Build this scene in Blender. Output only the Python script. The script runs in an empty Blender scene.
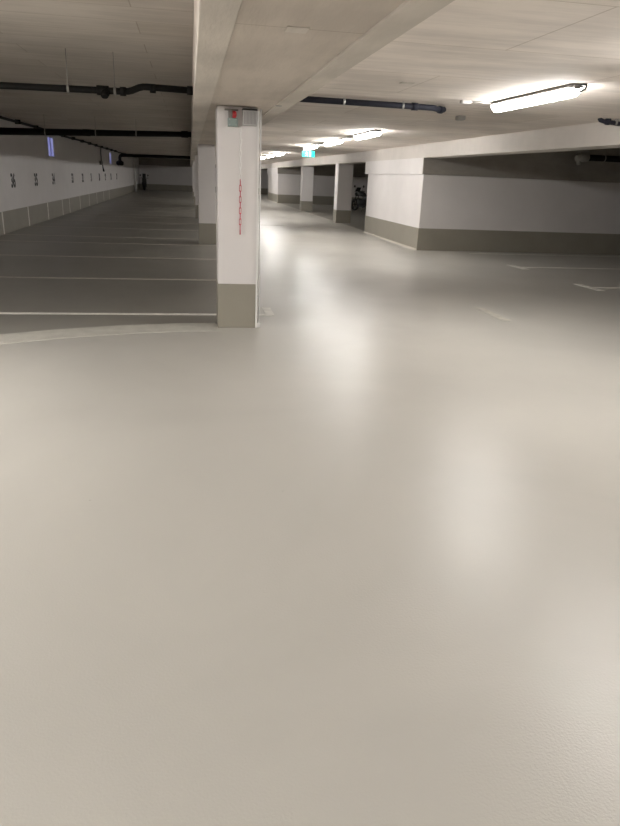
import bpy, bmesh, math, random
from mathutils import Vector, Matrix
random.seed(7)
scene = bpy.context.scene
COL = scene.collection

# ------------------------------------------------------------------ camera, world, exposure
CAM_H = 1.55
cam_data = bpy.data.cameras.new('camera')
cam = bpy.data.objects.new('camera', cam_data)
COL.objects.link(cam)
PITCH, ROLL, YAW, FPX = 0.340718, 0.0417642, 0.183509, 661.0
fw = Vector((math.sin(YAW)*math.cos(PITCH), math.cos(YAW)*math.cos(PITCH), -math.sin(PITCH)))
r0 = Vector((math.cos(YAW), -math.sin(YAW), 0)); u0 = r0.cross(fw)
rt = r0*math.cos(ROLL) + u0*math.sin(ROLL)
up = u0*math.cos(ROLL) - r0*math.sin(ROLL)
cam.matrix_world = Matrix(((rt.x, up.x, -fw.x, 0), (rt.y, up.y, -fw.y, 0), (rt.z, up.z, -fw.z, CAM_H), (0, 0, 0, 1)))
cam_data.sensor_fit = 'VERTICAL'; cam_data.sensor_height = 36.0
cam_data.lens = FPX/826*36.0
cam_data.clip_start = 0.05; cam_data.clip_end = 200
scene.camera = cam

LAMP_POWER = 44.0     # radiance of the lane lamps' diffusers
FILL_WATT = 74.0     # downlight of each unseen lamp added to brighten the foreground
world = bpy.data.worlds.new('world'); scene.world = world
world.use_nodes = True
world.node_tree.nodes['Background'].inputs[0].default_value = (0.8, 0.9, 1.0, 1)
world.node_tree.nodes['Background'].inputs[1].default_value = 0.02
scene.view_settings.view_transform = 'Standard'
scene.view_settings.look = 'None'
scene.view_settings.gamma = 1.0
scene.view_settings.use_curve_mapping = False
scene.view_settings.exposure = 0.75

# ------------------------------------------------------------------ materials
def mat(name, col, rough=0.6, spec=0.5, metal=0.0, noise=0.0, nscale=4.0, bump=0.0, bscale=60.0, emit=None, estr=0.0):
    m = bpy.data.materials.new(name); m.use_nodes = True
    nt = m.node_tree; b = nt.nodes['Principled BSDF']
    b.inputs['Base Color'].default_value = (*col, 1)
    b.inputs['Roughness'].default_value = rough
    b.inputs['Specular IOR Level'].default_value = spec
    b.inputs['Metallic'].default_value = metal
    if emit:
        b.inputs['Emission Color'].default_value = (*emit, 1)
        b.inputs['Emission Strength'].default_value = estr
    tc = nt.nodes.new('ShaderNodeNewGeometry')
    if noise:
        n = nt.nodes.new('ShaderNodeTexNoise'); n.inputs['Scale'].default_value = nscale
        n.inputs['Detail'].default_value = 6; n.inputs['Roughness'].default_value = 0.6
        nt.links.new(tc.outputs['Position'], n.inputs['Vector'])
        r = nt.nodes.new('ShaderNodeValToRGB')
        r.color_ramp.elements[0].position = 0.3; r.color_ramp.elements[1].position = 0.7
        r.color_ramp.elements[0].color = (*[c*(1-noise) for c in col], 1)
        r.color_ramp.elements[1].color = (*[min(1, c*(1+noise)) for c in col], 1)
        nt.links.new(n.outputs['Fac'], r.inputs['Fac'])
        nt.links.new(r.outputs['Color'], b.inputs['Base Color'])
    if bump:
        n2 = nt.nodes.new('ShaderNodeTexNoise'); n2.inputs['Scale'].default_value = bscale
        n2.inputs['Detail'].default_value = 3
        nt.links.new(tc.outputs['Position'], n2.inputs['Vector'])
        bp = nt.nodes.new('ShaderNodeBump'); bp.inputs['Strength'].default_value = bump
        bp.inputs['Distance'].default_value = 0.01
        nt.links.new(n2.outputs['Fac'], bp.inputs['Height'])
        nt.links.new(bp.outputs['Normal'], b.inputs['Normal'])
    return m

def concrete(name, col, stretch=(1, 1, 1), seam=None):
    """board-marked raw concrete: stretched noise streaks, blotches and a grid of formwork seams"""
    m = bpy.data.materials.new(name); m.use_nodes = True
    nt = m.node_tree; b = nt.nodes['Principled BSDF']
    b.inputs['Roughness'].default_value = 0.85; b.inputs['Specular IOR Level'].default_value = 0.25
    g = nt.nodes.new('ShaderNodeNewGeometry')
    mp = nt.nodes.new('ShaderNodeMapping'); mp.inputs['Scale'].default_value = stretch
    nt.links.new(g.outputs['Position'], mp.inputs['Vector'])
    n1 = nt.nodes.new('ShaderNodeTexNoise'); n1.inputs['Scale'].default_value = 3.0
    n1.inputs['Detail'].default_value = 9; n1.inputs['Roughness'].default_value = 0.65
    nt.links.new(mp.outputs['Vector'], n1.inputs['Vector'])
    n2 = nt.nodes.new('ShaderNodeTexNoise'); n2.inputs['Scale'].default_value = 0.9
    n2.inputs['Detail'].default_value = 4
    nt.links.new(g.outputs['Position'], n2.inputs['Vector'])
    mx = nt.nodes.new('ShaderNodeMath'); mx.operation = 'ADD'
    nt.links.new(n1.outputs['Fac'], mx.inputs[0]); nt.links.new(n2.outputs['Fac'], mx.inputs[1])
    r = nt.nodes.new('ShaderNodeValToRGB')
    r.color_ramp.elements[0].position = 0.72; r.color_ramp.elements[1].position = 1.25 if False else 1.0
    hf = nt.nodes.new('ShaderNodeMath'); hf.operation = 'MULTIPLY'; hf.inputs[1].default_value = 0.85
    nt.links.new(mx.outputs[0], hf.inputs[0])
    r.color_ramp.elements[0].color = (*[c*0.87 for c in col], 1)
    r.color_ramp.elements[1].color = (*[c*1.07 for c in col], 1)
    nt.links.new(hf.outputs[0], r.inputs['Fac'])
    out = r.outputs['Color']
    if seam:
        br = nt.nodes.new('ShaderNodeTexBrick')
        br.offset = 0.5; br.inputs['Scale'].default_value = 1.0
        br.inputs['Brick Width'].default_value = seam[0]; br.inputs['Row Height'].default_value = seam[1]
        br.inputs['Mortar Size'].default_value = 0.006; br.inputs['Mortar Smooth'].default_value = 0.3
        br.inputs['Color1'].default_value = (1, 1, 1, 1); br.inputs['Color2'].default_value = (0.93, 0.92, 0.9, 1)
        br.inputs['Mortar'].default_value = (0.72, 0.69, 0.65, 1)
        mp2 = nt.nodes.new('ShaderNodeMapping'); mp2.inputs['Location'].default_value = (0.4, 0.3, 0)
        nt.links.new(g.outputs['Position'], mp2.inputs['Vector'])
        nt.links.new(mp2.outputs['Vector'], br.inputs['Vector'])
        mul = nt.nodes.new('ShaderNodeMix'); mul.data_type = 'RGBA'; mul.blend_type = 'MULTIPLY'
        mul.inputs[0].default_value = 1.0
        nt.links.new(out, mul.inputs[6]); nt.links.new(br.outputs['Color'], mul.inputs[7])
        out = mul.outputs[2]
    nt.links.new(out, b.inputs['Base Color'])
    n3 = nt.nodes.new('ShaderNodeTexNoise'); n3.inputs['Scale'].default_value = 40; n3.inputs['Detail'].default_value = 5
    nt.links.new(mp.outputs['Vector'], n3.inputs['Vector'])
    bp = nt.nodes.new('ShaderNodeBump'); bp.inputs['Strength'].default_value = 0.25; bp.inputs['Distance'].default_value = 0.01
    nt.links.new(n3.outputs['Fac'], bp.inputs['Height']); nt.links.new(bp.outputs['Normal'], b.inputs['Normal'])
    return m

def coated_floor(name, col, rough, var=0.06):
    m = bpy.data.materials.new(name); m.use_nodes = True
    nt = m.node_tree; b = nt.nodes['Principled BSDF']
    b.inputs['Specular IOR Level'].default_value = 0.30
    g = nt.nodes.new('ShaderNodeNewGeometry')
    n1 = nt.nodes.new('ShaderNodeTexNoise'); n1.inputs['Scale'].default_value = 0.55; n1.inputs['Detail'].default_value = 5
    n1.inputs['Roughness'].default_value = 0.55; n1.inputs['Distortion'].default_value = 0.6
    nt.links.new(g.outputs['Position'], n1.inputs['Vector'])
    r = nt.nodes.new('ShaderNodeValToRGB')
    r.color_ramp.elements[0].position = 0.32; r.color_ramp.elements[1].position = 0.68
    r.color_ramp.elements[0].color = (*[c*(1-var) for c in col], 1)
    r.color_ramp.elements[1].color = (*[c*(1+var) for c in col], 1)
    nt.links.new(n1.outputs['Fac'], r.inputs['Fac'])
    # scattered small dark specks and scuffs
    v = nt.nodes.new('ShaderNodeTexVoronoi'); v.inputs['Scale'].default_value = 3.0
    nt.links.new(g.outputs['Position'], v.inputs['Vector'])
    vr = nt.nodes.new('ShaderNodeValToRGB'); vr.color_ramp.elements[0].position = 0.008; vr.color_ramp.elements[1].position = 0.016
    vr.color_ramp.elements[0].color = (0.55, 0.53, 0.5, 1); vr.color_ramp.elements[1].color = (1, 1, 1, 1)
    nt.links.new(v.outputs['Distance'], vr.inputs['Fac'])
    mul = nt.nodes.new('ShaderNodeMix'); mul.data_type = 'RGBA'; mul.blend_type = 'MULTIPLY'; mul.inputs[0].default_value = 1
    nt.links.new(r.outputs['Color'], mul.inputs[6]); nt.links.new(vr.outputs['Color'], mul.inputs[7])
    nt.links.new(mul.outputs[2], b.inputs['Base Color'])
    # patchy gloss
    n2 = nt.nodes.new('ShaderNodeTexNoise'); n2.inputs['Scale'].default_value = 1.1; n2.inputs['Detail'].default_value = 6
    nt.links.new(g.outputs['Position'], n2.inputs['Vector'])
    mr = nt.nodes.new('ShaderNodeMapRange'); mr.inputs[1].default_value = 0.3; mr.inputs[2].default_value = 0.7
    mr.inputs[3].default_value = rough-0.02; mr.inputs[4].default_value = rough+0.03
    nt.links.new(n2.outputs['Fac'], mr.inputs[0]); nt.links.new(mr.outputs[0], b.inputs['Roughness'])
    # orange-peel of the resin coat
    n3 = nt.nodes.new('ShaderNodeTexNoise'); n3.inputs['Scale'].default_value = 110; n3.inputs['Detail'].default_value = 3
    nt.links.new(g.outputs['Position'], n3.inputs['Vector'])
    bp = nt.nodes.new('ShaderNodeBump'); bp.inputs['Strength'].default_value = 0.22; bp.inputs['Distance'].default_value = 0.004
    nt.links.new(n3.outputs['Fac'], bp.inputs['Height']); nt.links.new(bp.outputs['Normal'], b.inputs['Normal'])
    return m

M = {}
M['lane'] = coated_floor('lane_coating', (0.425, 0.41, 0.375), 0.325)
M['bay'] = coated_floor('bay_coating', (0.235, 0.225, 0.20), 0.36)
M['strip'] = mat('kerb_strip', (0.46, 0.445, 0.40), 0.5, noise=0.12, nscale=7)
M['white_wall'] = mat('white_wall_paint', (0.70, 0.67, 0.66), 0.7, noise=0.03, nscale=1.5, bump=0.08, bscale=90)
M['band'] = mat('grey_base_paint', (0.285, 0.265, 0.22), 0.5, noise=0.05, nscale=2)
M['left_wall'] = mat('dull_white_wall_paint', (0.70, 0.675, 0.665), 0.7, noise=0.03, nscale=1.5, bump=0.08, bscale=90)
M['beam_paint'] = mat('dimmed_beam_paint', (0.60, 0.56, 0.52), 0.7, noise=0.05, nscale=2.5, bump=0.1, bscale=60)  # white beam paint toned down; its dimmer lighting is put into the colour
M['cove'] = mat('cove_coating', (0.5, 0.46, 0.39), 0.4)
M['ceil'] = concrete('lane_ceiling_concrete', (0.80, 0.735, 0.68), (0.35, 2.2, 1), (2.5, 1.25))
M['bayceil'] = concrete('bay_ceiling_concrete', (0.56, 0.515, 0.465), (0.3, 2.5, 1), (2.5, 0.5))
M['beam'] = concrete('beam_concrete', (0.59, 0.53, 0.47), (1.5, 0.25, 1), (30.0, 3.65))
M['beam_edge'] = concrete('beam_edge_concrete', (0.64, 0.59, 0.53), (1.5, 0.25, 1))
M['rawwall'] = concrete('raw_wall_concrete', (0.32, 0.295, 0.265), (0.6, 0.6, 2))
M['line'] = mat('white_road_paint', (0.74, 0.72, 0.67), 0.55, noise=0.15, nscale=9)
M['fadedline'] = mat('worn_white_road_paint', (0.50, 0.475, 0.42), 0.5, noise=0.15, nscale=9)
M['ink'] = mat('black_stencil_paint', (0.02, 0.02, 0.02), 0.6)
M['pipe'] = mat('dark_pipe', (0.009, 0.0085, 0.008), 0.6, spec=0.15)
M['bluepipe'] = mat('blue_grey_pipe', (0.022, 0.023, 0.034), 0.6, spec=0.25)
M['steel'] = mat('galvanised_steel', (0.5, 0.5, 0.5), 0.35, metal=0.9)
M['lamp_body'] = mat('lamp_grey_plastic', (0.20, 0.19, 0.18), 0.5)
M['diffuser'] = mat('lamp_diffuser', (0.9, 0.9, 0.88), 0.4, emit=(1.0, 0.975, 0.94), estr=LAMP_POWER)
M['clampm'] = mat('dull_zinc_clamp', (0.28, 0.27, 0.25), 0.5, metal=0.3)
M['cable'] = mat('grey_conduit', (0.33, 0.32, 0.30), 0.5)
M['white_plastic'] = mat('white_plastic', (0.72, 0.71, 0.69), 0.45)
M['grey_box'] = mat('light_grey_plastic', (0.42, 0.41, 0.40), 0.5)
M['dark_grille'] = mat('dark_grille_slots', (0.22, 0.21, 0.21), 0.6)
M['teal'] = mat('grey_green_plastic', (0.25, 0.31, 0.29), 0.45)
M['red'] = mat('red_plastic', (0.42, 0.015, 0.02), 0.35)
M['redchain'] = mat('red_chain_plastic', (0.45, 0.012, 0.045), 0.4)
M['black'] = mat('black_plastic', (0.012, 0.012, 0.012), 0.4)
M['dark_metal'] = mat('dark_metal', (0.015, 0.015, 0.015), 0.6, spec=0.3)
M['rubber'] = mat('black_rubber', (0.01, 0.01, 0.01), 0.8)
M['glassy'] = mat('smoked_screen', (0.05, 0.05, 0.05), 0.1)
M['sign_green'] = mat('exit_sign_green', (0.0, 0.30, 0.25), 0.4, emit=(0.0, 0.50, 0.42), estr=0.3)
M['sign_white'] = mat('exit_sign_white', (0.3, 0.4, 0.39), 0.4, emit=(0.6, 1.0, 0.9), estr=0.5)
M['light_steel'] = mat('pale_metal_profile', (0.78, 0.77, 0.75), 0.35)

def pane_mat():
    m = bpy.data.materials.new('daylit_blue_pane'); m.use_nodes = True
    nt = m.node_tree; b = nt.nodes['Principled BSDF']
    g = nt.nodes.new('ShaderNodeNewGeometry')
    n = nt.nodes.new('ShaderNodeTexNoise'); n.inputs['Scale'].default_value = 3.5; n.inputs['Detail'].default_value = 2
    nt.links.new(g.outputs['Position'], n.inputs['Vector'])
    r = nt.nodes.new('ShaderNodeValToRGB')
    r.color_ramp.elements[0].position = 0.35; r.color_ramp.elements[1].position = 0.68
    r.color_ramp.elements[0].color = (0.15, 0.16, 0.48, 1); r.color_ramp.elements[1].color = (0.34, 0.36, 0.70, 1)
    nt.links.new(n.outputs['Fac'], r.inputs['Fac'])
    b.inputs['Base Color'].default_value = (0.1, 0.1, 0.15, 1); b.inputs['Roughness'].default_value = 0.2
    nt.links.new(r.outputs['Color'], b.inputs['Emission Color']); b.inputs['Emission Strength'].default_value = 0.42
    return m
M['pane'] = pane_mat()

# ------------------------------------------------------------------ mesh helpers
def box(bm, x0, x1, y0, y1, z0, z1, bev=0.0):
    vs = [bm.verts.new((x, y, z)) for z in (z0, z1) for y in (y0, y1) for x in (x0, x1)]
    fs = [(0, 2, 3, 1), (4, 5, 7, 6), (0, 1, 5, 4), (2, 6, 7, 3), (0, 4, 6, 2), (1, 3, 7, 5)]
    faces = [bm.faces.new([vs[i] for i in f]) for f in fs]
    if bev > 0:
        es = list({e for f in faces for e in f.edges})
        bmesh.ops.bevel(bm, geom=es, offset=bev, segments=2, affect='EDGES', profile=0.5)
    return vs

def tube(bm, pts, r, n=12, cap=True):
    """a round tube along a polyline; r is one radius or one per point"""
    pts = [Vector(p) for p in pts]
    rs = r if isinstance(r, (list, tuple)) else [r]*len(pts)
    rings = []
    ref = None
    for i, p in enumerate(pts):
        if i == 0: d = pts[1]-pts[0]
        elif i == len(pts)-1: d = pts[-1]-pts[-2]
        else: d = (pts[i]-pts[i-1]).normalized() + (pts[i+1]-pts[i]).normalized()
        d.normalize()
        if ref is None:
            ref = Vector((0, 0, 1)) if abs(d.z) < 0.9 else Vector((1, 0, 0))
        a = d.cross(ref)
        if a.length < 1e-4: a = d.cross(Vector((0, 1, 0)))
        a.normalize(); b = a.cross(d).normalized(); ref = b if abs(b.dot(d)) < 0.9 else ref
        rings.append([bm.verts.new(p + (a*math.cos(t) + b*math.sin(t))*rs[i]) for t in [2*math.pi*k/n for k in range(n)]])
    for A, B in zip(rings, rings[1:]):
        for k in range(n):
            f = bm.faces.new((A[k], A[(k+1) % n], B[(k+1) % n], B[k])); f.smooth = True
    if cap:
        bm.faces.new(list(reversed(rings[0]))); bm.faces.new(rings[-1])

def bend(p0, p1, p2, r, n=5):
    """points rounding the corner p1 between p0 and p2"""
    p0, p1, p2 = Vector(p0), Vector(p1), Vector(p2)
    a = p1 + (p0-p1).normalized()*r; c = p1 + (p2-p1).normalized()*r
    return [a*(1-t)**2 + p1*2*t*(1-t) + c*t*t for t in [k/n for k in range(n+1)]]

def torus(bm, c, ax1, ax2, R1, R2, r, n=16, m=6, straight=0.0):
    """closed ring round centre c; ax1/ax2 span its plane; straight stretches it along ax1 like a chain link"""
    c, ax1, ax2 = Vector(c), Vector(ax1).normalized(), Vector(ax2).normalized()
    nrm = ax1.cross(ax2)
    rings = []
    for k in range(n):
        t = 2*math.pi*k/n
        off = ax1*straight*(1 if math.cos(t) > 0 else -1)
        p = c + ax1*R1*math.cos(t) + ax2*R2*math.sin(t) + off
        rad = (ax1*math.cos(t) + ax2*math.sin(t)).normalized()
        rings.append([bm.verts.new(p + (rad*math.cos(s) + nrm*math.sin(s))*r) for s in [2*math.pi*j/m for j in range(m)]])
    for k in range(n):
        A, B = rings[k], rings[(k+1) % n]
        for j in range(m):
            f = bm.faces.new((A[j], B[j], B[(j+1) % m], A[(j+1) % m])); f.smooth = True

def prism(bm, pts2, plane, d0, d1):
    """extrude a 2D outline: plane 'xy' (d = z), 'yz' (d = x) or 'xz' (d = y)"""
    def P(a, b, d): return {'xy': (a, b, d), 'yz': (d, a, b), 'xz': (a, d, b)}[plane]
    A = [bm.verts.new(P(a, b, d0)) for a, b in pts2]; B = [bm.verts.new(P(a, b, d1)) for a, b in pts2]
    n = len(pts2)
    bm.faces.new(A); bm.faces.new(list(reversed(B)))
    for k in range(n): bm.faces.new((A[k], B[k], B[(k+1) % n], A[(k+1) % n]))

def obj(name, bm, m, parent=None):
    bmesh.ops.recalc_face_normals(bm, faces=bm.faces[:])
    me = bpy.data.meshes.new(name); bm.to_mesh(me); bm.free()
    me.materials.append(m)
    o = bpy.data.objects.new(name, me); COL.objects.link(o)
    if parent is not None:
        o.parent = parent
    return o

def B(fn=None):
    return bmesh.new()

def thing(name, label, cat, loc=(0, 0, 0), group=None, rz=0.0):
    o = bpy.data.objects.new(name, None); COL.objects.link(o)
    o.location = loc; o.rotation_euler = (0, 0, rz); o.empty_display_size = 0.2
    o['label'] = label; o['category'] = cat
    if group: o['group'] = group
    return o

def tag(o, label, cat, group=None):
    o['label'] = label; o['category'] = cat
    if group: o['group'] = group
    return o

def struct(name, bm, m, label, cat):
    o = obj(name, bm, m); o['kind'] = 'structure'; o['label'] = label; o['category'] = cat
    return o

def dup(root, label, loc=None):
    r = root.copy(); COL.objects.link(r); r['label'] = label
    if loc is not None: r.location = loc
    for ch in list(root.children):
        c = ch.copy(); COL.objects.link(c); c.parent = r
        for g in list(ch.children):
            d = g.copy(); COL.objects.link(d); d.parent = c
    return r

# ------------------------------------------------------------------ key dimensions (metres; y runs down the lane)
XL, XR = -4.41, 16.5            # left wall, far right wall
Y0, Y1 = -11.0, 64.0             # rear and far end
XF = 5.43                       # face of the right-hand core blocks
BX0, BX1, BZ = 0.05, 0.95, 2.17 # left ceiling beam
ZL, ZB = 2.41, 2.68             # lane ceiling, bay ceiling
PY = [7.06, 16.15, 25.7, 35.4, 44.8, 54.2]
BLOCKS = [(15.88, 21.1), (43.6, 49.2)]

# ------------------------------------------------------------------ floor
bm = B(); box(bm, XL-0.3, XR+0.3, Y0-0.3, Y1+0.3, -0.2, 0.0)
struct('floor', bm, M['lane'], 'glossy beige coated garage floor of the driving lane', 'floor')

def curve_pts(off):
    c = [(-4.4, 4.2), (-3.4, 5.3), (-2.6, 6.02), (-1.82, 6.52), (-1.31, 6.76), (-0.75, 6.95), (-0.2, 7.06), (0.26, 7.1)]
    out = []
    for i, (x, y) in enumerate(c):
        a = c[max(0, i-1)]; b = c[min(len(c)-1, i+1)]
        d = Vector((b[0]-a[0], b[1]-a[1])).normalized()
        out.append((x - d.y*off, y + d.x*off))
    return out
bay_outline = curve_pts(0.17)
bay_outline[0] = (XL, bay_outline[0][1])
bm = B()
poly = bay_outline + [(0.62, 7.25), (0.62, Y1-0.2), (XL, Y1-0.2)]
prism(bm, poly, 'xy', -0.05, 0.002)
struct('floor_bays', bm, M['bay'], 'darker grey coated floor of the left parking bays', 'floor')

bm = B()
a, b = curve_pts(-0.2), curve_pts(0.19)
prism(bm, a + list(reversed(b)), 'xy', 0.0, 0.005)
o = obj('edge_strip', bm, M['strip'])
tag(o, 'pale curved strip on the floor edging the left parking bays', 'floor strip')

bm = B(); box(bm, 5.6, XR, BLOCKS[0][1], BLOCKS[1][0], -0.05, 0.002)
struct('floor_right_bays', bm, M['bay'], 'darker grey coated floor of the right parking bays', 'floor')

# ------------------------------------------------------------------ walls
WIN = [(23.68, 24.72), (41.1, 42.0)]
WZ0, WZ1 = 1.86, 2.50
bm = B()
box(bm, XL-0.3, XL, Y0, Y1, 0, WZ0)
box(bm, XL-0.3, XL, Y0, Y1, WZ1, ZB+0.2)
ys = [Y0] + [v for w in WIN for v in w] + [Y1]
for k in range(0, len(ys), 2): box(bm, XL-0.3, XL, ys[k], ys[k+1], WZ0, WZ1)
struct('wall_left', bm, M['left_wall'], 'long white painted wall behind the numbered bays', 'wall')
bm = B(); box(bm, XL, XL+0.008, Y0, Y1, 0, 0.515)
struct('baseboard_left', bm, M['band'], 'grey painted base band along the left wall', 'baseboard')

bm = B(); box(bm, XL, XR, Y1, Y1+0.3, 0, 2.1)
struct('wall_back', bm, M['white_wall'], 'white end wall closing the far end', 'wall')
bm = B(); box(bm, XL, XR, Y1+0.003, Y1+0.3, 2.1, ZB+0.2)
struct('wall_back_upper', bm, M['rawwall'], 'darker strip above the white end wall', 'wall')  # top of the end wall in a darker tone
bm = B(); box(bm, XL+0.01, XR, Y1-0.008, Y1, 0, 0.52)
struct('baseboard_back', bm, M['band'], 'grey painted base band along the end wall', 'baseboard')

bm = B(); box(bm, XR, XR+0.3, Y0, Y1, 0, 1.75)
struct('wall_right', bm, M['white_wall'], 'white wall behind the right-hand bays', 'wall')
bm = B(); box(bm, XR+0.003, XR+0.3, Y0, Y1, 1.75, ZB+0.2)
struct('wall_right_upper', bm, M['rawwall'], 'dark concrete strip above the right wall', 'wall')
bm = B(); box(bm, XR-0.008, XR, Y0, Y1, 0, 0.52)
struct('baseboard_right', bm, M['band'], 'grey painted base band along the right wall', 'baseboard')
bm = B(); box(bm, XL, XR, Y0-0.3, Y0, 0, ZB+0.2)
struct('wall_front', bm, M['white_wall'], 'white wall behind the viewpoint', 'wall')

for (y0, y1), nm, w in zip(BLOCKS, ('near', 'far'), ('nearer right-hand', 'distant right-hand')):
    bm = B(); box(bm, XF, XR, y0, y1, 0, 1.75, 0.012)
    struct('wall_%s_block' % nm, bm, M['white_wall'], 'white painted wall block of the %s core' % w, 'wall')
    bm = B()
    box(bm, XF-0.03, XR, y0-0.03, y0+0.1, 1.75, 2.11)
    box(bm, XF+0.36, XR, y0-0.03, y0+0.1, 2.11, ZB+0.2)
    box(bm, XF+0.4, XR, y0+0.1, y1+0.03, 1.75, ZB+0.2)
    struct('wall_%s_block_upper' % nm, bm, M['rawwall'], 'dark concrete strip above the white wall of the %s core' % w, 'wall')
    bm = B(); box(bm, XF-0.008, XR, y0-0.008, y1+0.008, 0, 0.52)
    struct('baseboard_%s_block' % nm, bm, M['band'], 'grey base band around the %s core' % w, 'baseboard')
    bm = B()
    prism(bm, [(XF-0.05, 0.0), (XF-0.008, 0.0), (XF-0.008, 0.035), (XF-0.02, 0.02)], 'xz', y0-0.01, y1+0.008)
    struct('trim_%s_block' % nm, bm, M['cove'], 'pale coved skirting at the foot of the %s core' % w, 'trim')

# ------------------------------------------------------------------ ceiling
bm = B(); box(bm, BX0+0.1, XF+0.35, Y0, Y1, ZL, ZL+0.4)
struct('ceiling', bm, M['ceil'], 'board-marked beige concrete ceiling over the driving lane', 'ceiling')
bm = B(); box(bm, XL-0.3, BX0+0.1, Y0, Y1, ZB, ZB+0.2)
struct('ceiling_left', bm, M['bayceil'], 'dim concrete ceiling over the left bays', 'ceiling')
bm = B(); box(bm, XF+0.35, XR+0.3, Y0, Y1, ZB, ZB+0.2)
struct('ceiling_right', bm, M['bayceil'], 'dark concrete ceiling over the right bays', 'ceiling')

# left ceiling beam: recessed soffit between two edge boards
t = thing('ceiling_beam', 'wide bare concrete beam running above the row of left pillars', 'beam', (0.5, 7.1, BZ), 'concrete ceiling beams')
def rel(o, root):
    o.matrix_parent_inverse = Matrix.Translation(-Vector(root.location)) if root.rotation_euler.z == 0 else root.matrix_world.inverted()
    return o
def part(name, bm, m, root):
    """child built in world coordinates of a root that has a location only"""
    bmesh.ops.translate(bm, verts=bm.verts[:], vec=-Vector(root.location))
    return obj(name, bm, m, root)
bm = B(); box(bm, BX0+0.001, BX1-0.001, Y0, Y1, BZ+0.014, ZB-0.001)
part('beam_body', bm, M['beam'], t)
for x0, x1 in ((BX0, BX0+0.16), (BX1-0.15, BX1)):
    bm = B(); box(bm, x0, x1, Y0, Y1, BZ, BZ+0.16, 0.006)
    part('edge_board', bm, M['beam_edge'], t)

# right painted beam, deeper over the core blocks
t = thing('ceiling_beam', 'white painted beam running over the right-hand bay openings', 'beam', (XF, 7.1, 2.11), 'concrete ceiling beams')
bm = B(); box(bm, XF-0.04, XF+0.36, Y0, Y1, 2.11, ZL+0.001)
part('beam_body', bm, M['beam_paint'], t)
for y0, y1 in BLOCKS:
    bm = B(); box(bm, XF-0.04, XF+0.4, y0-0.0, y1+0.25, 1.75, 2.112)
    part('beam_downstand', bm, M['white_wall'], t)

# ------------------------------------------------------------------ pillars
PW, PD = 0.39, 0.40
FW = 0.40
ordn = ['nearest', 'second', 'third', 'fourth', 'fifth', 'sixth', 'seventh', 'eighth', 'ninth', 'tenth', 'eleventh', 'twelfth', 'thirteenth', 'fourteenth']
def make_pillar(x, y, w, d, zt, label, group, guard=False):
    t = thing('pillar', label, 'pillar', (x+w/2, y+d/2, 0), group)
    bm = B(); box(bm, -w/2, w/2, -d/2, d/2, 0, zt, 0.008); obj('shaft', bm, M['white_wall'], t)
    bm = B(); box(bm, -w/2-0.006, w/2+0.006, -d/2-0.006, d/2+0.006, 0, 0.47, 0.004); obj('base_band', bm, M['band'], t)
    return t
first = make_pillar(0.272, PY[0], FW, PD, BZ+0.01, 'large white nearest pillar with red chain and small boxes on its face', 'white pillars of the left row')
hw, hd = FW/2, PD/2
bm = B()
prism(bm, [(hw-0.006, -hd-0.011), (hw+0.011, -hd-0.011), (hw+0.011, -hd+0.03), (hw+0.007, -hd+0.03), (hw+0.007, -hd-0.0065), (hw-0.006, -hd-0.0065)], 'xy', 0.0, BZ-0.02)
o = obj('corner_guard', bm, M['light_steel'], first); o['label'] = 'pale metal corner guard'
bm = B(); tube(bm, [(hw+0.029, -hd+0.03, 0.05), (hw+0.029, -hd+0.03, BZ)], 0.0085, 10)
for z in (0.35, 1.1, 1.8): box(bm, hw, hw+0.036, -hd+0.022, -hd+0.038, z, z+0.016)
o = obj('conduit', bm, M['white_plastic'], first); o['label'] = 'thin white conduit'
bm = B(); box(bm, hw+0.012, hw+0.045, -hd+0.0, -hd+0.05, 0, 0.05, 0.006); obj('conduit_foot', bm, M['white_plastic'], first)
proto = make_pillar(0.185, PY[1], PW, PD, BZ+0.01, 'second white pillar of the left row, just behind the chain pillar', 'white pillars of the left row')
for k, y in enumerate(PY[2:]):
    dup(proto, 'white pillar, %s from the chain pillar in the left row' % ordn[k+2], (0.185+PW/2, y+PD/2, 0))
rp = make_pillar(XF-0.03, 25.4, 0.56, 0.55, 2.112, 'white pillar on the right of the lane next to the near core block', 'white pillars of the right row')
dup(rp, 'white pillar on the right of the lane below the green exit sign, farther than its neighbour', (XF+0.06+0.28, 34.3+0.275, 0))

# fittings on the face of the nearest pillar
FY = PY[0]
t = thing('alarm_beacon', 'small red alarm beacon at the top of the nearest pillar', 'alarm', (0.42, FY, 2.10))
bm = B(); box(bm, -0.075, 0.055, -0.04, 0.0, 0.038, 0.052, 0.003); obj('bracket', bm, M['lamp_body'], t)
bm = B(); box(bm, -0.04, 0.0, -0.045, 0.0, -0.03, 0.038, 0.005); obj('base', bm, M['lamp_body'], t)
bm = B(); tube(bm, [(-0.002, -0.035, 0.004), (0.022, -0.035, 0.004), (0.034, -0.035, 0.004), (0.040, -0.035, 0.004)], [0.034, 0.033, 0.026, 0.008], 16)
obj('dome', bm, M['red'], t)
t = thing('switch_box', 'grey-green pull switch box below the red alarm beacon', 'switch', (0.425, FY, 2.035))
bm = B(); box(bm, -0.052, 0.045, -0.05, 0.0, -0.04, 0.038, 0.006); obj('body', bm, M['teal'], t)
bm = B(); box(bm, -0.04, 0.033, -0.056, -0.05, -0.03, 0.028, 0.002); obj('cover', bm, M['teal'], t)
bm = B()
for x in (-0.035, 0.028):
    for z in (-0.025, 0.023):
        bm = B(); tube(bm, [(x, -0.0555, z), (x, -0.059, z)], 0.005, 8); obj('screw', bm, M['steel'], t)
t = thing('loudspeaker', 'light grey slotted box at the top right of the nearest pillar', 'box', (0.588, FY, 2.08))
bm = B(); box(bm, -0.072, 0.07, -0.055, 0.0, -0.07, 0.068, 0.006); obj('housing', bm, M['grey_box'], t)
bm = B()
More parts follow.
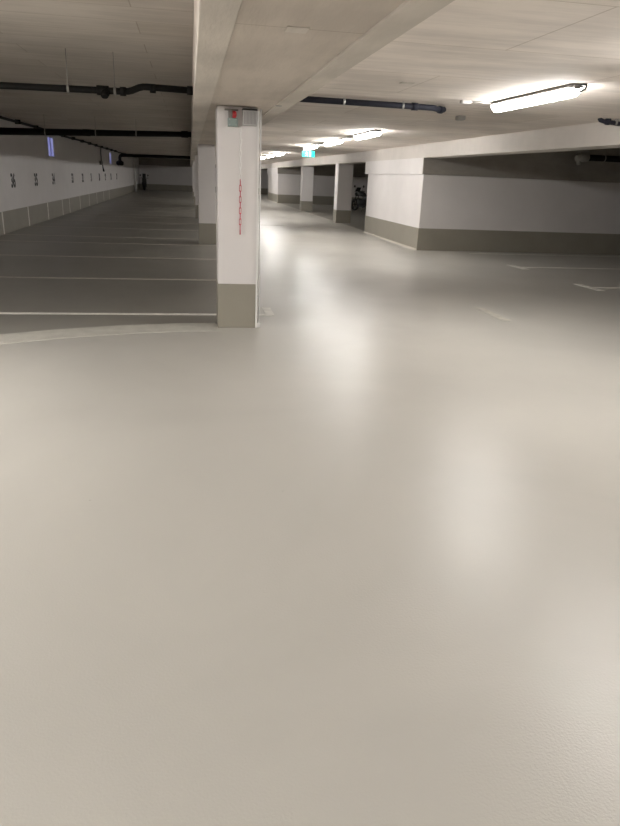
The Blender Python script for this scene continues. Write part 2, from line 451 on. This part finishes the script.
for k in range(9):
    x = -0.056 + k*0.0135
    box(bm, x, x+0.005, -0.0565, -0.054, -0.055, 0.054)
obj('slots', bm, M['dark_grille'], t)
bm = B(); box(bm, -0.075, 0.073, -0.05, 0.0, 0.068, 0.082, 0.003); obj('mounting_bracket', bm, M['black'], t)

# pull chain: white links above, red links below
t = thing('pull_chain', 'red and white plastic pull chain hanging down the nearest pillar', 'chain', (0.497, FY-0.035, 2.0))
z = -0.0; n = 0
LL = 0.062
while z > -0.93:
    red = z < -0.44
    bm = B()
    ax2 = (1, 0, 0) if n % 2 == 0 else (0.25, 1, 0)
    torus(bm, (0, 0, z-LL/2), (0, 0, 1), ax2, 0.0095, 0.0088, 0.0033, 16, 6, straight=LL/2-0.0095)
    obj('link', bm, M['redchain'] if red else M['white_plastic'], t)
    if red: COL.objects[-1]['label'] = 'red plastic link'
    z -= LL-0.008; n += 1
bm = B(); tube(bm, [(0, 0.0, z), (0, 0.0, z-0.05)], 0.006, 8); obj('end_tag', bm, M['redchain'], t)
bm = B(); tube(bm, [(0, 0.035, 0.0), (0, 0.0, 0.0), (0, 0.0, -0.006)], 0.004, 8); obj('hook', bm, M['steel'], t)

# ------------------------------------------------------------------ lamps
LX = 3.3
def make_lamp(y, label):
    t = thing('ceiling_lamp', label, 'lamp', (LX, y, ZL), 'fluorescent lamps along the lane')
    L = 0.81
    bm = B(); prism(bm, [(-0.045, 0.0), (0.045, 0.0), (0.066, -0.022), (0.066, -0.034), (-0.066, -0.034), (-0.066, -0.022)], 'xz', -L, L)
    obj('housing', bm, M['lamp_body'], t)
    bm = B()
    rings = []
    for yy, k in ((-L+0.0, 0.45), (-L+0.012, 0.8), (-L+0.04, 1.0), (L-0.04, 1.0), (L-0.012, 0.8), (L, 0.45)):
        ring = [bm.verts.new((0.066*(0.6+0.4*k)*math.cos(a), yy, -0.034 - 0.07*k*math.sin(a))) for a in [math.pi*q/12 for q in range(13)]]
        rings.append(ring)
    for A, C in zip(rings, rings[1:]):
        for q in range(12):
            f = bm.faces.new((A[q], A[q+1], C[q+1], C[q])); f.smooth = True
        bm.faces.new((A[0], C[0], C[12], A[12]))
    bm.faces.new(rings[0]); bm.faces.new(rings[-1])
    obj('diffuser', bm, M['diffuser'], t)
    for s in (-1, 1):
        bm = B(); box(bm, -0.03, 0.03, s*(L+0.008)-0.012, s*(L+0.008)+0.012, -0.045, -0.008, 0.004); obj('end_clip', bm, M['lamp_body'], t)
    return t
LAMPS = [(6.65, 'bright fluorescent lamp nearest the viewer on the lane ceiling'),
         (13.1, 'second lit fluorescent lamp from the viewer, first of the middle three'),
         (16.25, 'third lit fluorescent lamp from the viewer, in the middle of a row of three'),
         (19.4, 'fourth lit fluorescent lamp from the viewer, just above the green exit sign'),
         (26.1, 'fifth lit fluorescent lamp from the viewer, beyond the exit sign'),
         (29.2, 'sixth lit fluorescent lamp from the viewer, beyond the exit sign'),
         (32.3, 'seventh lit fluorescent lamp from the viewer, by the edge of the chain pillar'),
         (3.75, 'fluorescent lamp on the lane ceiling just outside the picture'),
         (0.1, 'fluorescent lamp on the lane ceiling above the viewer'),
         (39.0, 'eighth fluorescent lamp along the lane, hidden by the chain pillar'),
         (42.2, 'ninth fluorescent lamp along the lane, hidden by the chain pillar'),
         (45.4, 'tenth fluorescent lamp along the lane, hidden by the chain pillar'),
         (52.0, 'second last fluorescent lamp at the far end of the lane'),
         (58.0, 'last fluorescent lamp at the far end of the lane')]
lamp0 = make_lamp(*LAMPS[0])
for y, lab in LAMPS[1:]: dup(lamp0, lab, (LX, y, ZL))
ld = bpy.data.lights.new('fill_light', 'AREA'); ld.shape = 'RECTANGLE'; ld.size = 0.11; ld.size_y = 1.5
ld.energy = FILL_WATT; ld.color = (1.0, 0.975, 0.94)
for x, y, w in ((-3.3, 3.8, 'left of the viewer'), (-2.4, -1.8, 'behind and left of the viewer')):  # out-of-view lamps with extra downlight, added to brighten the near floor
    c = dup(lamp0, 'unseen fluorescent lamp added to light the foreground, ' + w, (x, y, ZB if x < 0 else BZ+0.014))
    lo = bpy.data.objects.new('fill_light', ld); COL.objects.link(lo); lo.parent = c; lo.location = (0, 0, -0.112)

# conduits and small boxes on the lane ceiling
bm = B()
tube(bm, [(LX, 7.43, ZL-0.012), (3.0, 7.47, ZL-0.012)], 0.009, 8)
tag(obj('conduit', bm, M['cable']), 'short grey conduit between the nearest lamp and its ceiling box', 'conduit')
for y0, y1, lab in ((13.9, 15.45, 'grey conduit between the second and third lamps'), (17.05, 18.6, 'grey conduit between the third and fourth lamps'),
                    (26.9, 28.4, 'grey conduit between the fifth and sixth lamps')):
    bm = B(); tube(bm, [(LX, y0, ZL-0.015), (LX, y1, ZL-0.015)], 0.02, 8)
    tag(obj('conduit', bm, M['cable']), lab, 'conduit')
def ceiling_box(x, y, w, d, h, m, lab):
    t = thing('junction_box', lab, 'junction box', (x, y, ZL))
    bm = B(); box(bm, -w/2, w/2, -d/2, d/2, -h, 0, 0.006); obj('body', bm, m, t)
    bm = B(); box(bm, -w/2+0.01, w/2-0.01, -d/2+0.01, d/2-0.01, -h-0.006, -h, 0.002); obj('cover', bm, m, t)
ceiling_box(2.95, 7.46, 0.11, 0.08, 0.03, M['grey_box'], 'small pale ceiling box beside the nearest lamp')
ceiling_box(3.55, 9.1, 0.10, 0.12, 0.05, M['cable'], 'small dark ceiling box left of the right beam')
t = thing('cable_loop', 'dark cable loop at the near end of the nearest lamp', 'cable', (LX-0.02, 5.81, ZL))
bm = B(); tube(bm, [(0, 0.04, -0.06), (0.02, -0.02, -0.07), (0.06, -0.05, -0.05), (0.08, -0.03, -0.02), (0.07, 0.0, -0.004)], 0.008, 8); obj('cable', bm, M['black'], t)
bm = B(); box(bm, 0.05, 0.09, -0.02, 0.02, -0.015, 0, 0.003); obj('clip', bm, M['black'], t)

# pale filler patches on the beam soffit and ceiling
for x, y, w, d, lab in ((0.49, 3.37, 0.10, 0.12, 'small pale filler patch on the left beam soffit'),):
    bm = B(); box(bm, x-w/2, x+w/2, y-d/2, y+d/2, BZ+0.010, BZ+0.0145); tag(obj('filler_patch', bm, M['light_steel'] if False else M['beam_edge']), lab, 'patch')
bm = B(); box(bm, 1.921, 2.041, 6.440, 6.540, ZL-0.003, ZL+0.001); tag(obj('filler_patch', bm, M['beam_edge']), 'small pale filler patch on the lane ceiling between pipe and nearest lamp', 'patch')
bm = B(); tube(bm, [(0.82, 6.65, BZ-0.004), (0.82, 6.65, BZ+0.001)], 0.03, 16)
tag(obj('cover_plate', bm, M['cable']), 'small round cover plate under the right edge of the left beam', 'cover plate')

# ------------------------------------------------------------------ exit sign
t = thing('exit_sign', 'green lit exit sign hanging below the fourth lamp', 'sign', (3.41, 20.35, 2.215))
bm = B(); box(bm, -0.19, 0.19, -0.02, 0.02, -0.08, 0.08, 0.006); obj('panel', bm, M['sign_green'], t)
for x in (-0.14, 0.14):
    bm = B(); tube(bm, [(x, 0, 0.078), (x, 0, ZL-2.215)], 0.006, 8); obj('hanger', bm, M['steel'], t)
bm = B()   # running figure
ys = (-0.0245, -0.019)
tube(bm, [(-0.055, ys[1], 0.058), (-0.055, ys[0], 0.058)], 0.014, 12)
prism(bm, [(-0.075, 0.042), (-0.045, 0.04), (-0.035, -0.005), (-0.062, -0.012)], 'xz', *ys)
prism(bm, [(-0.062, -0.01), (-0.04, -0.008), (-0.02, -0.035), (-0.025, -0.07), (-0.04, -0.07), (-0.038, -0.04)], 'xz', *ys)
prism(bm, [(-0.062, -0.01), (-0.05, -0.005), (-0.075, -0.045), (-0.105, -0.055), (-0.105, -0.042), (-0.083, -0.034)], 'xz', *ys)
prism(bm, [(-0.05, 0.04), (-0.045, 0.028), (-0.02, 0.012), (-0.012, 0.022)], 'xz', *ys)
prism(bm, [(-0.072, 0.04), (-0.066, 0.028), (-0.1, 0.005), (-0.108, 0.014)], 'xz', *ys)
obj('running_figure', bm, M['sign_white'], t)
bm = B(); box(bm, 0.015, 0.075, ys[0], ys[1], -0.07, 0.07); obj('door_symbol', bm, M['sign_white'], t)

# ------------------------------------------------------------------ windows in the left wall
for n, (y0, y1) in enumerate(WIN):
    o = bpy.data.objects.new('window_%d' % (n+1), None); COL.objects.link(o); o.location = (XL, (y0+y1)/2, WZ0)
    o['kind'] = 'structure'; o['label'] = ('nearer' if n == 0 else 'farther') + ' blue daylit window high on the left wall'; o['category'] = 'window'
    hy, hz = (y1-y0)/2, WZ1-WZ0
    bm = B(); box(bm, -0.04, -0.03, -hy, hy, 0.0, hz); obj('pane', bm, M['pane'], o)
    bm = B()
    for q in ((-hy, -hy+0.04, 0, hz), (hy-0.04, hy, 0, hz), (-hy, hy, 0, 0.04), (-hy, hy, hz-0.04, hz), (-0.02, 0.02, 0, hz)):
        box(bm, -0.03, -0.012, *q)
    obj('window_frame', bm, M['white_plastic'], o)
    bm = B(); box(bm, -0.10, 0.03, -hy-0.05, hy+0.05, hz-0.01, hz+0.02); obj('lintel_strip', bm, M['white_plastic'], o)

# ------------------------------------------------------------------ parking marks
YS = [7.77, 10.48, 13.2, 15.82, 17.35, 20.05, 22.75, 25.3, 26.75, 29.3, 31.95, 34.5, 37.2, 39.8, 42.5, 45.3]
words = ['first', 'second', 'third', 'fourth', 'fifth', 'sixth', 'seventh', 'eighth', 'ninth', 'tenth', 'eleventh', 'twelfth', 'thirteenth', 'fourteenth', 'fifteenth', 'sixteenth']
for y, w in zip(YS, words):
    bm = B(); box(bm, XL+0.01, 0.27 if min(abs(y-p-0.2) for p in PY) < 0.21 else 0.93, y-0.045, y+0.045, 0.0, 0.004)
    tag(obj('bay_line', bm, M['line'] if y < 10 else M['fadedline']), '%s white bay line across the left parking floor, counted from the chain pillar' % w, 'floor line', 'white bay lines of the left bays')
for y, w in zip(YS[:3], words):
    bm = B(); box(bm, 0.86, 0.96, y-0.02, y+0.45, 0.0, 0.0045)
    tag(obj('bay_line_end', bm, M['line']), '%s white end bar beside the lane, counted from the chain pillar' % w, 'floor line', 'white bay line end bars on the left')
for y, w in zip(YS[4:14], words):
    bm = B(); box(bm, XL+0.006, XL+0.012, y-0.045, y+0.045, 0.0, 0.515)
    tag(obj('bay_stripe', bm, M['line']), '%s upright white stripe on the left wall base band, counted from the left picture edge' % w, 'wall stripe', 'white bay stripes on the left wall')
NUM = [(36, 18.75), (35, 21.45), (34, 24.1), (33, 27.9), (32, 30.5), (31, 33.1), (30, 36.0), (29, 38.5), (28, 41.2), (27, 44.4)]
for n, y in NUM:
    cu = bpy.data.curves.new('bay_number', 'FONT'); cu.body = str(n); cu.size = 0.46; cu.align_x = 'CENTER'; cu.align_y = 'CENTER'
    cu.extrude = 0.002; cu.offset = 0.014
    tmp = bpy.data.objects.new('tmp', cu); COL.objects.link(tmp)
    bpy.context.view_layer.update()
    me = bpy.data.meshes.new_from_object(tmp.evaluated_get(bpy.context.evaluated_depsgraph_get()))
    bpy.data.objects.remove(tmp)
    o = bpy.data.objects.new('bay_number', me); COL.objects.link(o); me.materials.clear(); me.materials.append(M['ink'])
    o.rotation_euler = (math.pi/2, 0, math.pi/2); o.location = (XL+0.002, y, 1.185)
    tag(o, 'black bay number %d painted on the white left wall' % n, 'number', 'black bay numbers on the left wall')
# right bays: lines ending in a bar beside the lane
for y, w in ((15.42, 'farthest'), (12.9, 'middle'), (10.28, 'nearest')):
    bm = B(); box(bm, 6.6, XR-0.01, y-0.045, y+0.045, 0, 0.004)
    tag(obj('bay_line', bm, M['line']), '%s faded white line across the dark bay floor on the right' % w, 'floor line', 'white bay lines of the right bays')
    if w != 'farthest':
        bm = B(); box(bm, 6.54, 6.69, y-0.36, y+0.36, 0, 0.0045)
        tag(obj('bay_line_end', bm, M['line']), '%s white end bar of a bay line on the right floor' % w, 'floor line', 'white bay line end bars on the right')
bm = B(); box(bm, 3.75, 3.85, 7.5, 8.35, 0, 0.004)
tag(obj('lane_dash', bm, M['fadedline']), 'short faded centre dash on the lane in front of the right bays', 'floor line')
for x0, x1, y, w in ((2.3, 3.2, 23.2, 'left'), (3.4, 4.9, 22.6, 'right')):
    bm = B(); box(bm, x0, x1, y-0.08, y+0.08, 0, 0.004)
    tag(obj('lane_mark', bm, M['fadedline']), '%s of two pale cross marks on the lane before the distant pillars' % w, 'floor line')

# ------------------------------------------------------------------ pipes
def hangers(t, pts, r, ztop, m=None):
    for x, y, z in pts:
        bm = B()
        tube(bm, [(x-0.012, y, z), (x+0.012, y, z)], r+0.005, 14)
        tube(bm, [(x, y, z+r), (x, y, ztop-0.003)], 0.004, 6)
        part('clamp', bm, m or M['clampm'], t)
def joint(bm, p, d, r, l=0.06):
    p = Vector(p); d = Vector(d).normalized()
    tube(bm, [p-d*l/2, p+d*l/2], r, 14)

# first pipe, crossing the near left bay
t = thing('drain_pipe', 'dark pipe with a stepped bend under the left ceiling, nearest of three', 'pipe', (-2.0, 7.75, 2.33), 'dark pipes under the ceiling')
p = [(-4.38, 7.75, 2.275), (-0.66, 7.75, 2.318), (-0.61, 7.75, 2.322), (-0.57, 7.75, 2.332), (-0.50, 7.75, 2.362), (-0.46, 7.75, 2.372), (-0.41, 7.75, 2.374), (0.06, 7.75, 2.366)]
bm = B(); tube(bm, p, 0.033, 14); part('pipe', bm, M['pipe'], t)
bm = B(); joint(bm, (-0.86, 7.75, 2.316), (1, 0, 0), 0.047, 0.12); tube(bm, [(-0.84, 7.75, 2.32), (-0.84, 7.70, 2.27), (-0.84, 7.69, 2.255)], [0.04, 0.042, 0.036], 12)
part('branch_fitting', bm, M['pipe'], t)
for x, z in ((0.02, 2.366), (-0.36, 2.363), (-0.66, 2.318)):
    bm = B(); joint(bm, (x, 7.75, z), (1, 0, 0), 0.044); part('coupling', bm, M['pipe'], t)
hangers(t, [(-1.2, 7.75, 2.312), (-0.74, 7.75, 2.318), (-2.6, 7.75, 2.295)], 0.036, ZB)
# its run on the lane side
t = thing('drain_pipe', 'blue-grey pipe emerging from the left beam across the lane ceiling', 'pipe', (1.9, 7.85, 2.37), 'dark pipes under the ceiling')
p = [(0.94, 7.78, 2.358), (2.62, 7.83, 2.355)] + bend((2.4, 7.83, 2.355), (2.72, 7.84, 2.355), (2.95, 8.1, 2.355), 0.06)+[(2.90, 8.05, 2.355), (2.94, 8.09, 2.37)]
bm = B(); tube(bm, p, 0.032, 12); part('pipe', bm, M['bluepipe'], t)
bm = B(); joint(bm, (2.5, 7.828, 2.355), (1, 0, 0), 0.040, 0.07); part('coupling', bm, M['bluepipe'], t)
bm = B(); joint(bm, (2.86, 7.99, 2.355), (1, 1, 0), 0.040, 0.06); part('coupling', bm, M['bluepipe'], t)
hangers(t, [(1.68, 7.80, 2.357), (2.36, 7.825, 2.355)], 0.031, ZL-0.002, M['steel'])
t = thing('drain_pipe', 'short dark pipe running into the white right beam at the picture edge', 'pipe', (5.2, 8.35, 2.37), 'dark pipes under the ceiling')
bm = B(); tube(bm, [(5.1, 8.35, ZL), (5.12, 8.35, 2.385), (5.17, 8.35, 2.375), (5.40, 8.35, 2.355)], 0.027, 12); part('pipe', bm, M['bluepipe'], t)
bm = B(); joint(bm, (5.22, 8.35, 2.374), (1, 0, 0), 0.040, 0.05); part('coupling', bm, M['bluepipe'], t)
hangers(t, [(5.33, 8.35, 2.373)], 0.032, ZL)
# second pipe
t = thing('drain_pipe', 'thick straight dark pipe under the left ceiling, second of three', 'pipe', (-2.0, 17.0, 2.40), 'dark pipes under the ceiling')
bm = B(); tube(bm, [(XL, 17.0, 2.265), (0.06, 17.0, 2.41)], [0.08, 0.06], 14); part('pipe', bm, M['pipe'], t)
for x in (-0.1, -2.3): 
    bm = B(); joint(bm, (x, 17.0, 2.405 if x > -1 else 2.333), (1, 0, 0), 0.075, 0.16); part('coupling', bm, M['pipe'], t)
hangers(t, [(-1.2, 17, 2.369), (-2.1, 17, 2.339), (-3.2, 17, 2.304)], 0.07, ZB)
# third pipe, dropping at the wall
t = thing('drain_pipe', 'farthest dark pipe under the left ceiling, turning down at the wall', 'pipe', (-2.0, 42.0, 2.40), 'dark pipes under the ceiling')
p = [(0.06, 42.0, 2.42), (-3.6, 42.0, 2.38)] + bend((-3.0, 42, 2.385), (-3.95, 42.0, 2.375), (-3.95, 42.0, 1.9), 0.15) + [(-3.95, 42.0, 2.02)]
bm = B(); tube(bm, p, 0.085, 12); part('pipe', bm, M['pipe'], t)
bm = B(); tube(bm, [(-3.95, 42, 2.10), (-3.95, 42, 2.02), (-3.95, 42, 1.88), (-3.95, 42, 1.82)], [0.09, 0.21, 0.21, 0.12], 14); part('trap', bm, M['pipe'], t)
hangers(t, [(-1.0, 42, 2.408), (-2.8, 42, 2.389)], 0.065, ZB)
# pipe running along the left wall just below the ceiling
t = thing('wall_pipe', 'thin dark pipe running along the top of the left wall', 'pipe', (-4.3, 30.0, 2.55), 'dark pipes under the ceiling')
p = []
for k in range(24):
    y = 10 + k*2.0
    p.append((-4.33 + 0.012*math.sin(k*2.1), y, 2.62 + 0.012*math.sin(k*1.3)))
bm = B(); tube(bm, p, 0.034, 10); part('pipe', bm, M['pipe'], t)
for k in range(14):
    y = 15.2 + k*2.2
    bm = B(); box(bm, XL-0.002, XL+0.13, y-0.03, y+0.03, 2.575, ZB); part('bracket', bm, M['pipe'], t)
# small cable drop on the wall
t = thing('cable_drop', 'thin dark cable drop ending in a small box on the left wall', 'cable', (XL, 37.0, 2.5))
bm = B(); tube(bm, [(XL+0.07, 36.6, 2.58), (XL+0.07, 36.6, 1.95)], 0.025, 8); part('cable', bm, M['pipe'], t)
bm = B(); box(bm, XL+0.012, XL+0.11, 36.3, 36.9, 1.78, 1.95, 0.02); part('box', bm, M['lamp_body'], t)
bm = B(); tube(bm, [(XL+0.08, 36.9, 1.8), (XL+0.08, 37.1, 1.62), (XL+0.08, 37.3, 1.5)], [0.02, 0.03, 0.05], 8); part('handle', bm, M['pipe'], t)
# white rainwater pipe at the far left corner
t = thing('corner_pipe', 'white upright pipe in the far left corner', 'pipe', (XL+0.14, 57.2, 0))
bm = B(); tube(bm, [(0, 0, 0), (0, 0, ZB-0.02)], 0.085, 12); obj('pipe', bm, M['white_plastic'], t)
bm = B(); joint(bm, (0, 0, 1.9), (0, 0, 1), 0.1, 0.1); obj('coupling', bm, M['white_plastic'], t)
# drain pipe in the right bay with a pale end piece
t = thing('drain_pipe', 'dark pipe with a pale grey end piece under the right bay ceiling', 'pipe', (10.0, 15.4, 2.3), 'dark pipes under the ceiling')
bm = B(); tube(bm, [(9.25, 15.4, 2.27), (XR, 15.4, 2.28)], 0.07, 14); part('pipe', bm, M['pipe'], t)
bm = B(); tube(bm, [(9.28, 15.4, 2.27), (9.12, 15.4, 2.265), (8.98, 15.4, 2.24)], [0.085, 0.1, 0.07], 14)
tube(bm, [(9.06, 15.4, 2.22), (9.06, 15.4, 2.10)], [0.05, 0.045], 12); o = part('end_piece', bm, M['cable'], t); o['label'] = 'pale grey end piece'
hangers(t, [(9.7, 15.4, 2.272), (10.7, 15.4, 2.277)], 0.07, ZB)

# ------------------------------------------------------------------ parked two-wheelers (local axes: x forward, y across)
def wheel(t, x, r, tyre):
    bm = B(); torus(bm, (x, 0, r), (1, 0, 0), (0, 0, 1), r-tyre, r-tyre, tyre, 28, 10); w = obj('wheel', bm, M['rubber'], t)
    bm = B(); tube(bm, [(x, -0.05, r), (x, 0.05, r)], 0.05, 12)
    for k in range(6):
        a = math.pi*k/3; tube(bm, [(x, 0, r), (x+math.cos(a)*(r-tyre*1.4), 0, r+math.sin(a)*(r-tyre*1.4))], 0.014, 6)
    obj('hub', bm, M['dark_metal'], w)
def loft(bm, secs, n=14):
    """superellipse sections (x, zc, half width, half height) skinned along x"""
    rings = []
    for x, zc, w, h in secs:
        ring = []
        for k in range(n):
            a = 2*math.pi*k/n; c, s = math.cos(a), math.sin(a)
            ring.append(bm.verts.new((x, w*math.copysign(abs(c)**0.7, c), zc + h*math.copysign(abs(s)**0.7, s))))
        rings.append(ring)
    for A, Bq in zip(rings, rings[1:]):
        for k in range(n):
            f = bm.faces.new((A[k], A[(k+1) % n], Bq[(k+1) % n], Bq[k])); f.smooth = True
    bm.faces.new(rings[0]); bm.faces.new(list(reversed(rings[-1])))
def two_wheeler(name, label, cat, loc, rz, scooter):
    t = thing(name, label, cat, loc, None, rz)
    r = 0.25 if scooter else 0.31
    wheel(t, 0.66, r, 0.055); wheel(t, -0.62, r, 0.065)
    if scooter:
        bm = B(); loft(bm, [(-0.85, 0.66, 0.06, 0.05), (-0.7, 0.62, 0.15, 0.14), (-0.35, 0.56, 0.19, 0.2), (-0.05, 0.42, 0.17, 0.17), (0.0, 0.33, 0.15, 0.07), (0.35, 0.30, 0.16, 0.06)]); obj('body', bm, M['black'], t)
        bm = B(); prism(bm, [(0.33, 0.28), (0.40, 0.28), (0.56, 0.55), (0.50, 0.98), (0.44, 0.98), (0.46, 0.6)], 'xz', -0.18, 0.18); obj('leg_shield', bm, M['black'], t)
        bm = B(); prism(bm, [(0.50, 0.98), (0.52, 0.98), (0.40, 1.38), (0.385, 1.38)], 'xz', -0.14, 0.14); obj('windscreen', bm, M['glassy'], t)
    else:
        bm = B(); loft(bm, [(-0.35, 0.50, 0.10, 0.12), (-0.1, 0.42, 0.17, 0.2), (0.2, 0.42, 0.17, 0.2), (0.38, 0.5, 0.1, 0.14)]); obj('engine', bm, M['dark_metal'], t)
        bm = B(); loft(bm, [(-0.08, 0.82, 0.10, 0.07), (0.05, 0.86, 0.16, 0.12), (0.25, 0.90, 0.17, 0.13), (0.42, 0.90, 0.10, 0.08)]); obj('fuel_tank', bm, M['black'], t)
        bm = B(); loft(bm, [(-0.95, 0.80, 0.07, 0.05), (-0.7, 0.76, 0.12, 0.09), (-0.3, 0.70, 0.10, 0.1), (0.0, 0.66, 0.1, 0.1)]); obj('tail', bm, M['black'], t)
        bm = B(); tube(bm, [(0.2, 0.2, 0.25), (-0.2, 0.21, 0.24), (-0.75, 0.22, 0.42)], [0.03, 0.05, 0.06], 10); obj('exhaust', bm, M['dark_metal'], t)
        bm = B(); prism(bm, [(0.50, 0.98), (0.53, 0.98), (0.42, 1.2), (0.40, 1.2)], 'xz', -0.15, 0.15); obj('windscreen', bm, M['glassy'], t)
    bm = B(); loft(bm, [(-0.72, 0.83, 0.12, 0.05), (-0.5, 0.82, 0.15, 0.06), (-0.15, 0.78, 0.14, 0.06), (0.02, 0.76, 0.09, 0.04)]); obj('seat', bm, M['rubber'], t)
    bm = B()
    for y in (-0.09, 0.09): tube(bm, [(0.66, y, r), (0.45, y, 0.96)], 0.022, 8)
    obj('fork', bm, M['dark_metal'], t)
    bm = B(); tube(bm, [(0.33, -0.36, 1.0), (0.42, -0.2, 1.02), (0.45, 0, 1.0), (0.42, 0.2, 1.02), (0.33, 0.36, 1.0)], 0.016, 8); obj('handlebar', bm, M['dark_metal'], t)
    bm = B(); loft(bm, [(0.5, 0.85, 0.09, 0.09), (0.6, 0.85, 0.1, 0.1), (0.65, 0.85, 0.07, 0.07)]); obj('headlight', bm, M['glassy'], t)
    bm = B(); torus(bm, (0.66, 0, r), (1, 0, 0), (0, 0, 1), r, r, 0.02, 20, 6); bmesh.ops.delete(bm, geom=[v for v in bm.verts if v.co.z < r+0.06], context='VERTS'); obj('mudguard', bm, M['black'], t)
    for s in (-1, 1):
        bm = B(); tube(bm, [(0.4, s*0.24, 1.02), (0.4, s*0.30, 1.22)], 0.009, 6); tube(bm, [(0.405, s*0.32, 1.25), (0.38, s*0.32, 1.25)], [0.06, 0.055], 14); obj('mirror', bm, M['black'], t)
    bm = B(); tube(bm, [(-0.1, 0.1, 0.2), (-0.16, 0.24, 0.0)], 0.012, 6); obj('kickstand', bm, M['dark_metal'], t)
    return t
two_wheeler('motor_scooter', 'dark motor scooter parked near the far end wall', 'scooter', (-3.95, 62.8, 0), -math.pi/2+0.12, True)
two_wheeler('motorcycle', 'dark motorcycle parked behind the near right core block', 'motorcycle', (9.1, 36.0, 0), math.pi/2+0.5, False)
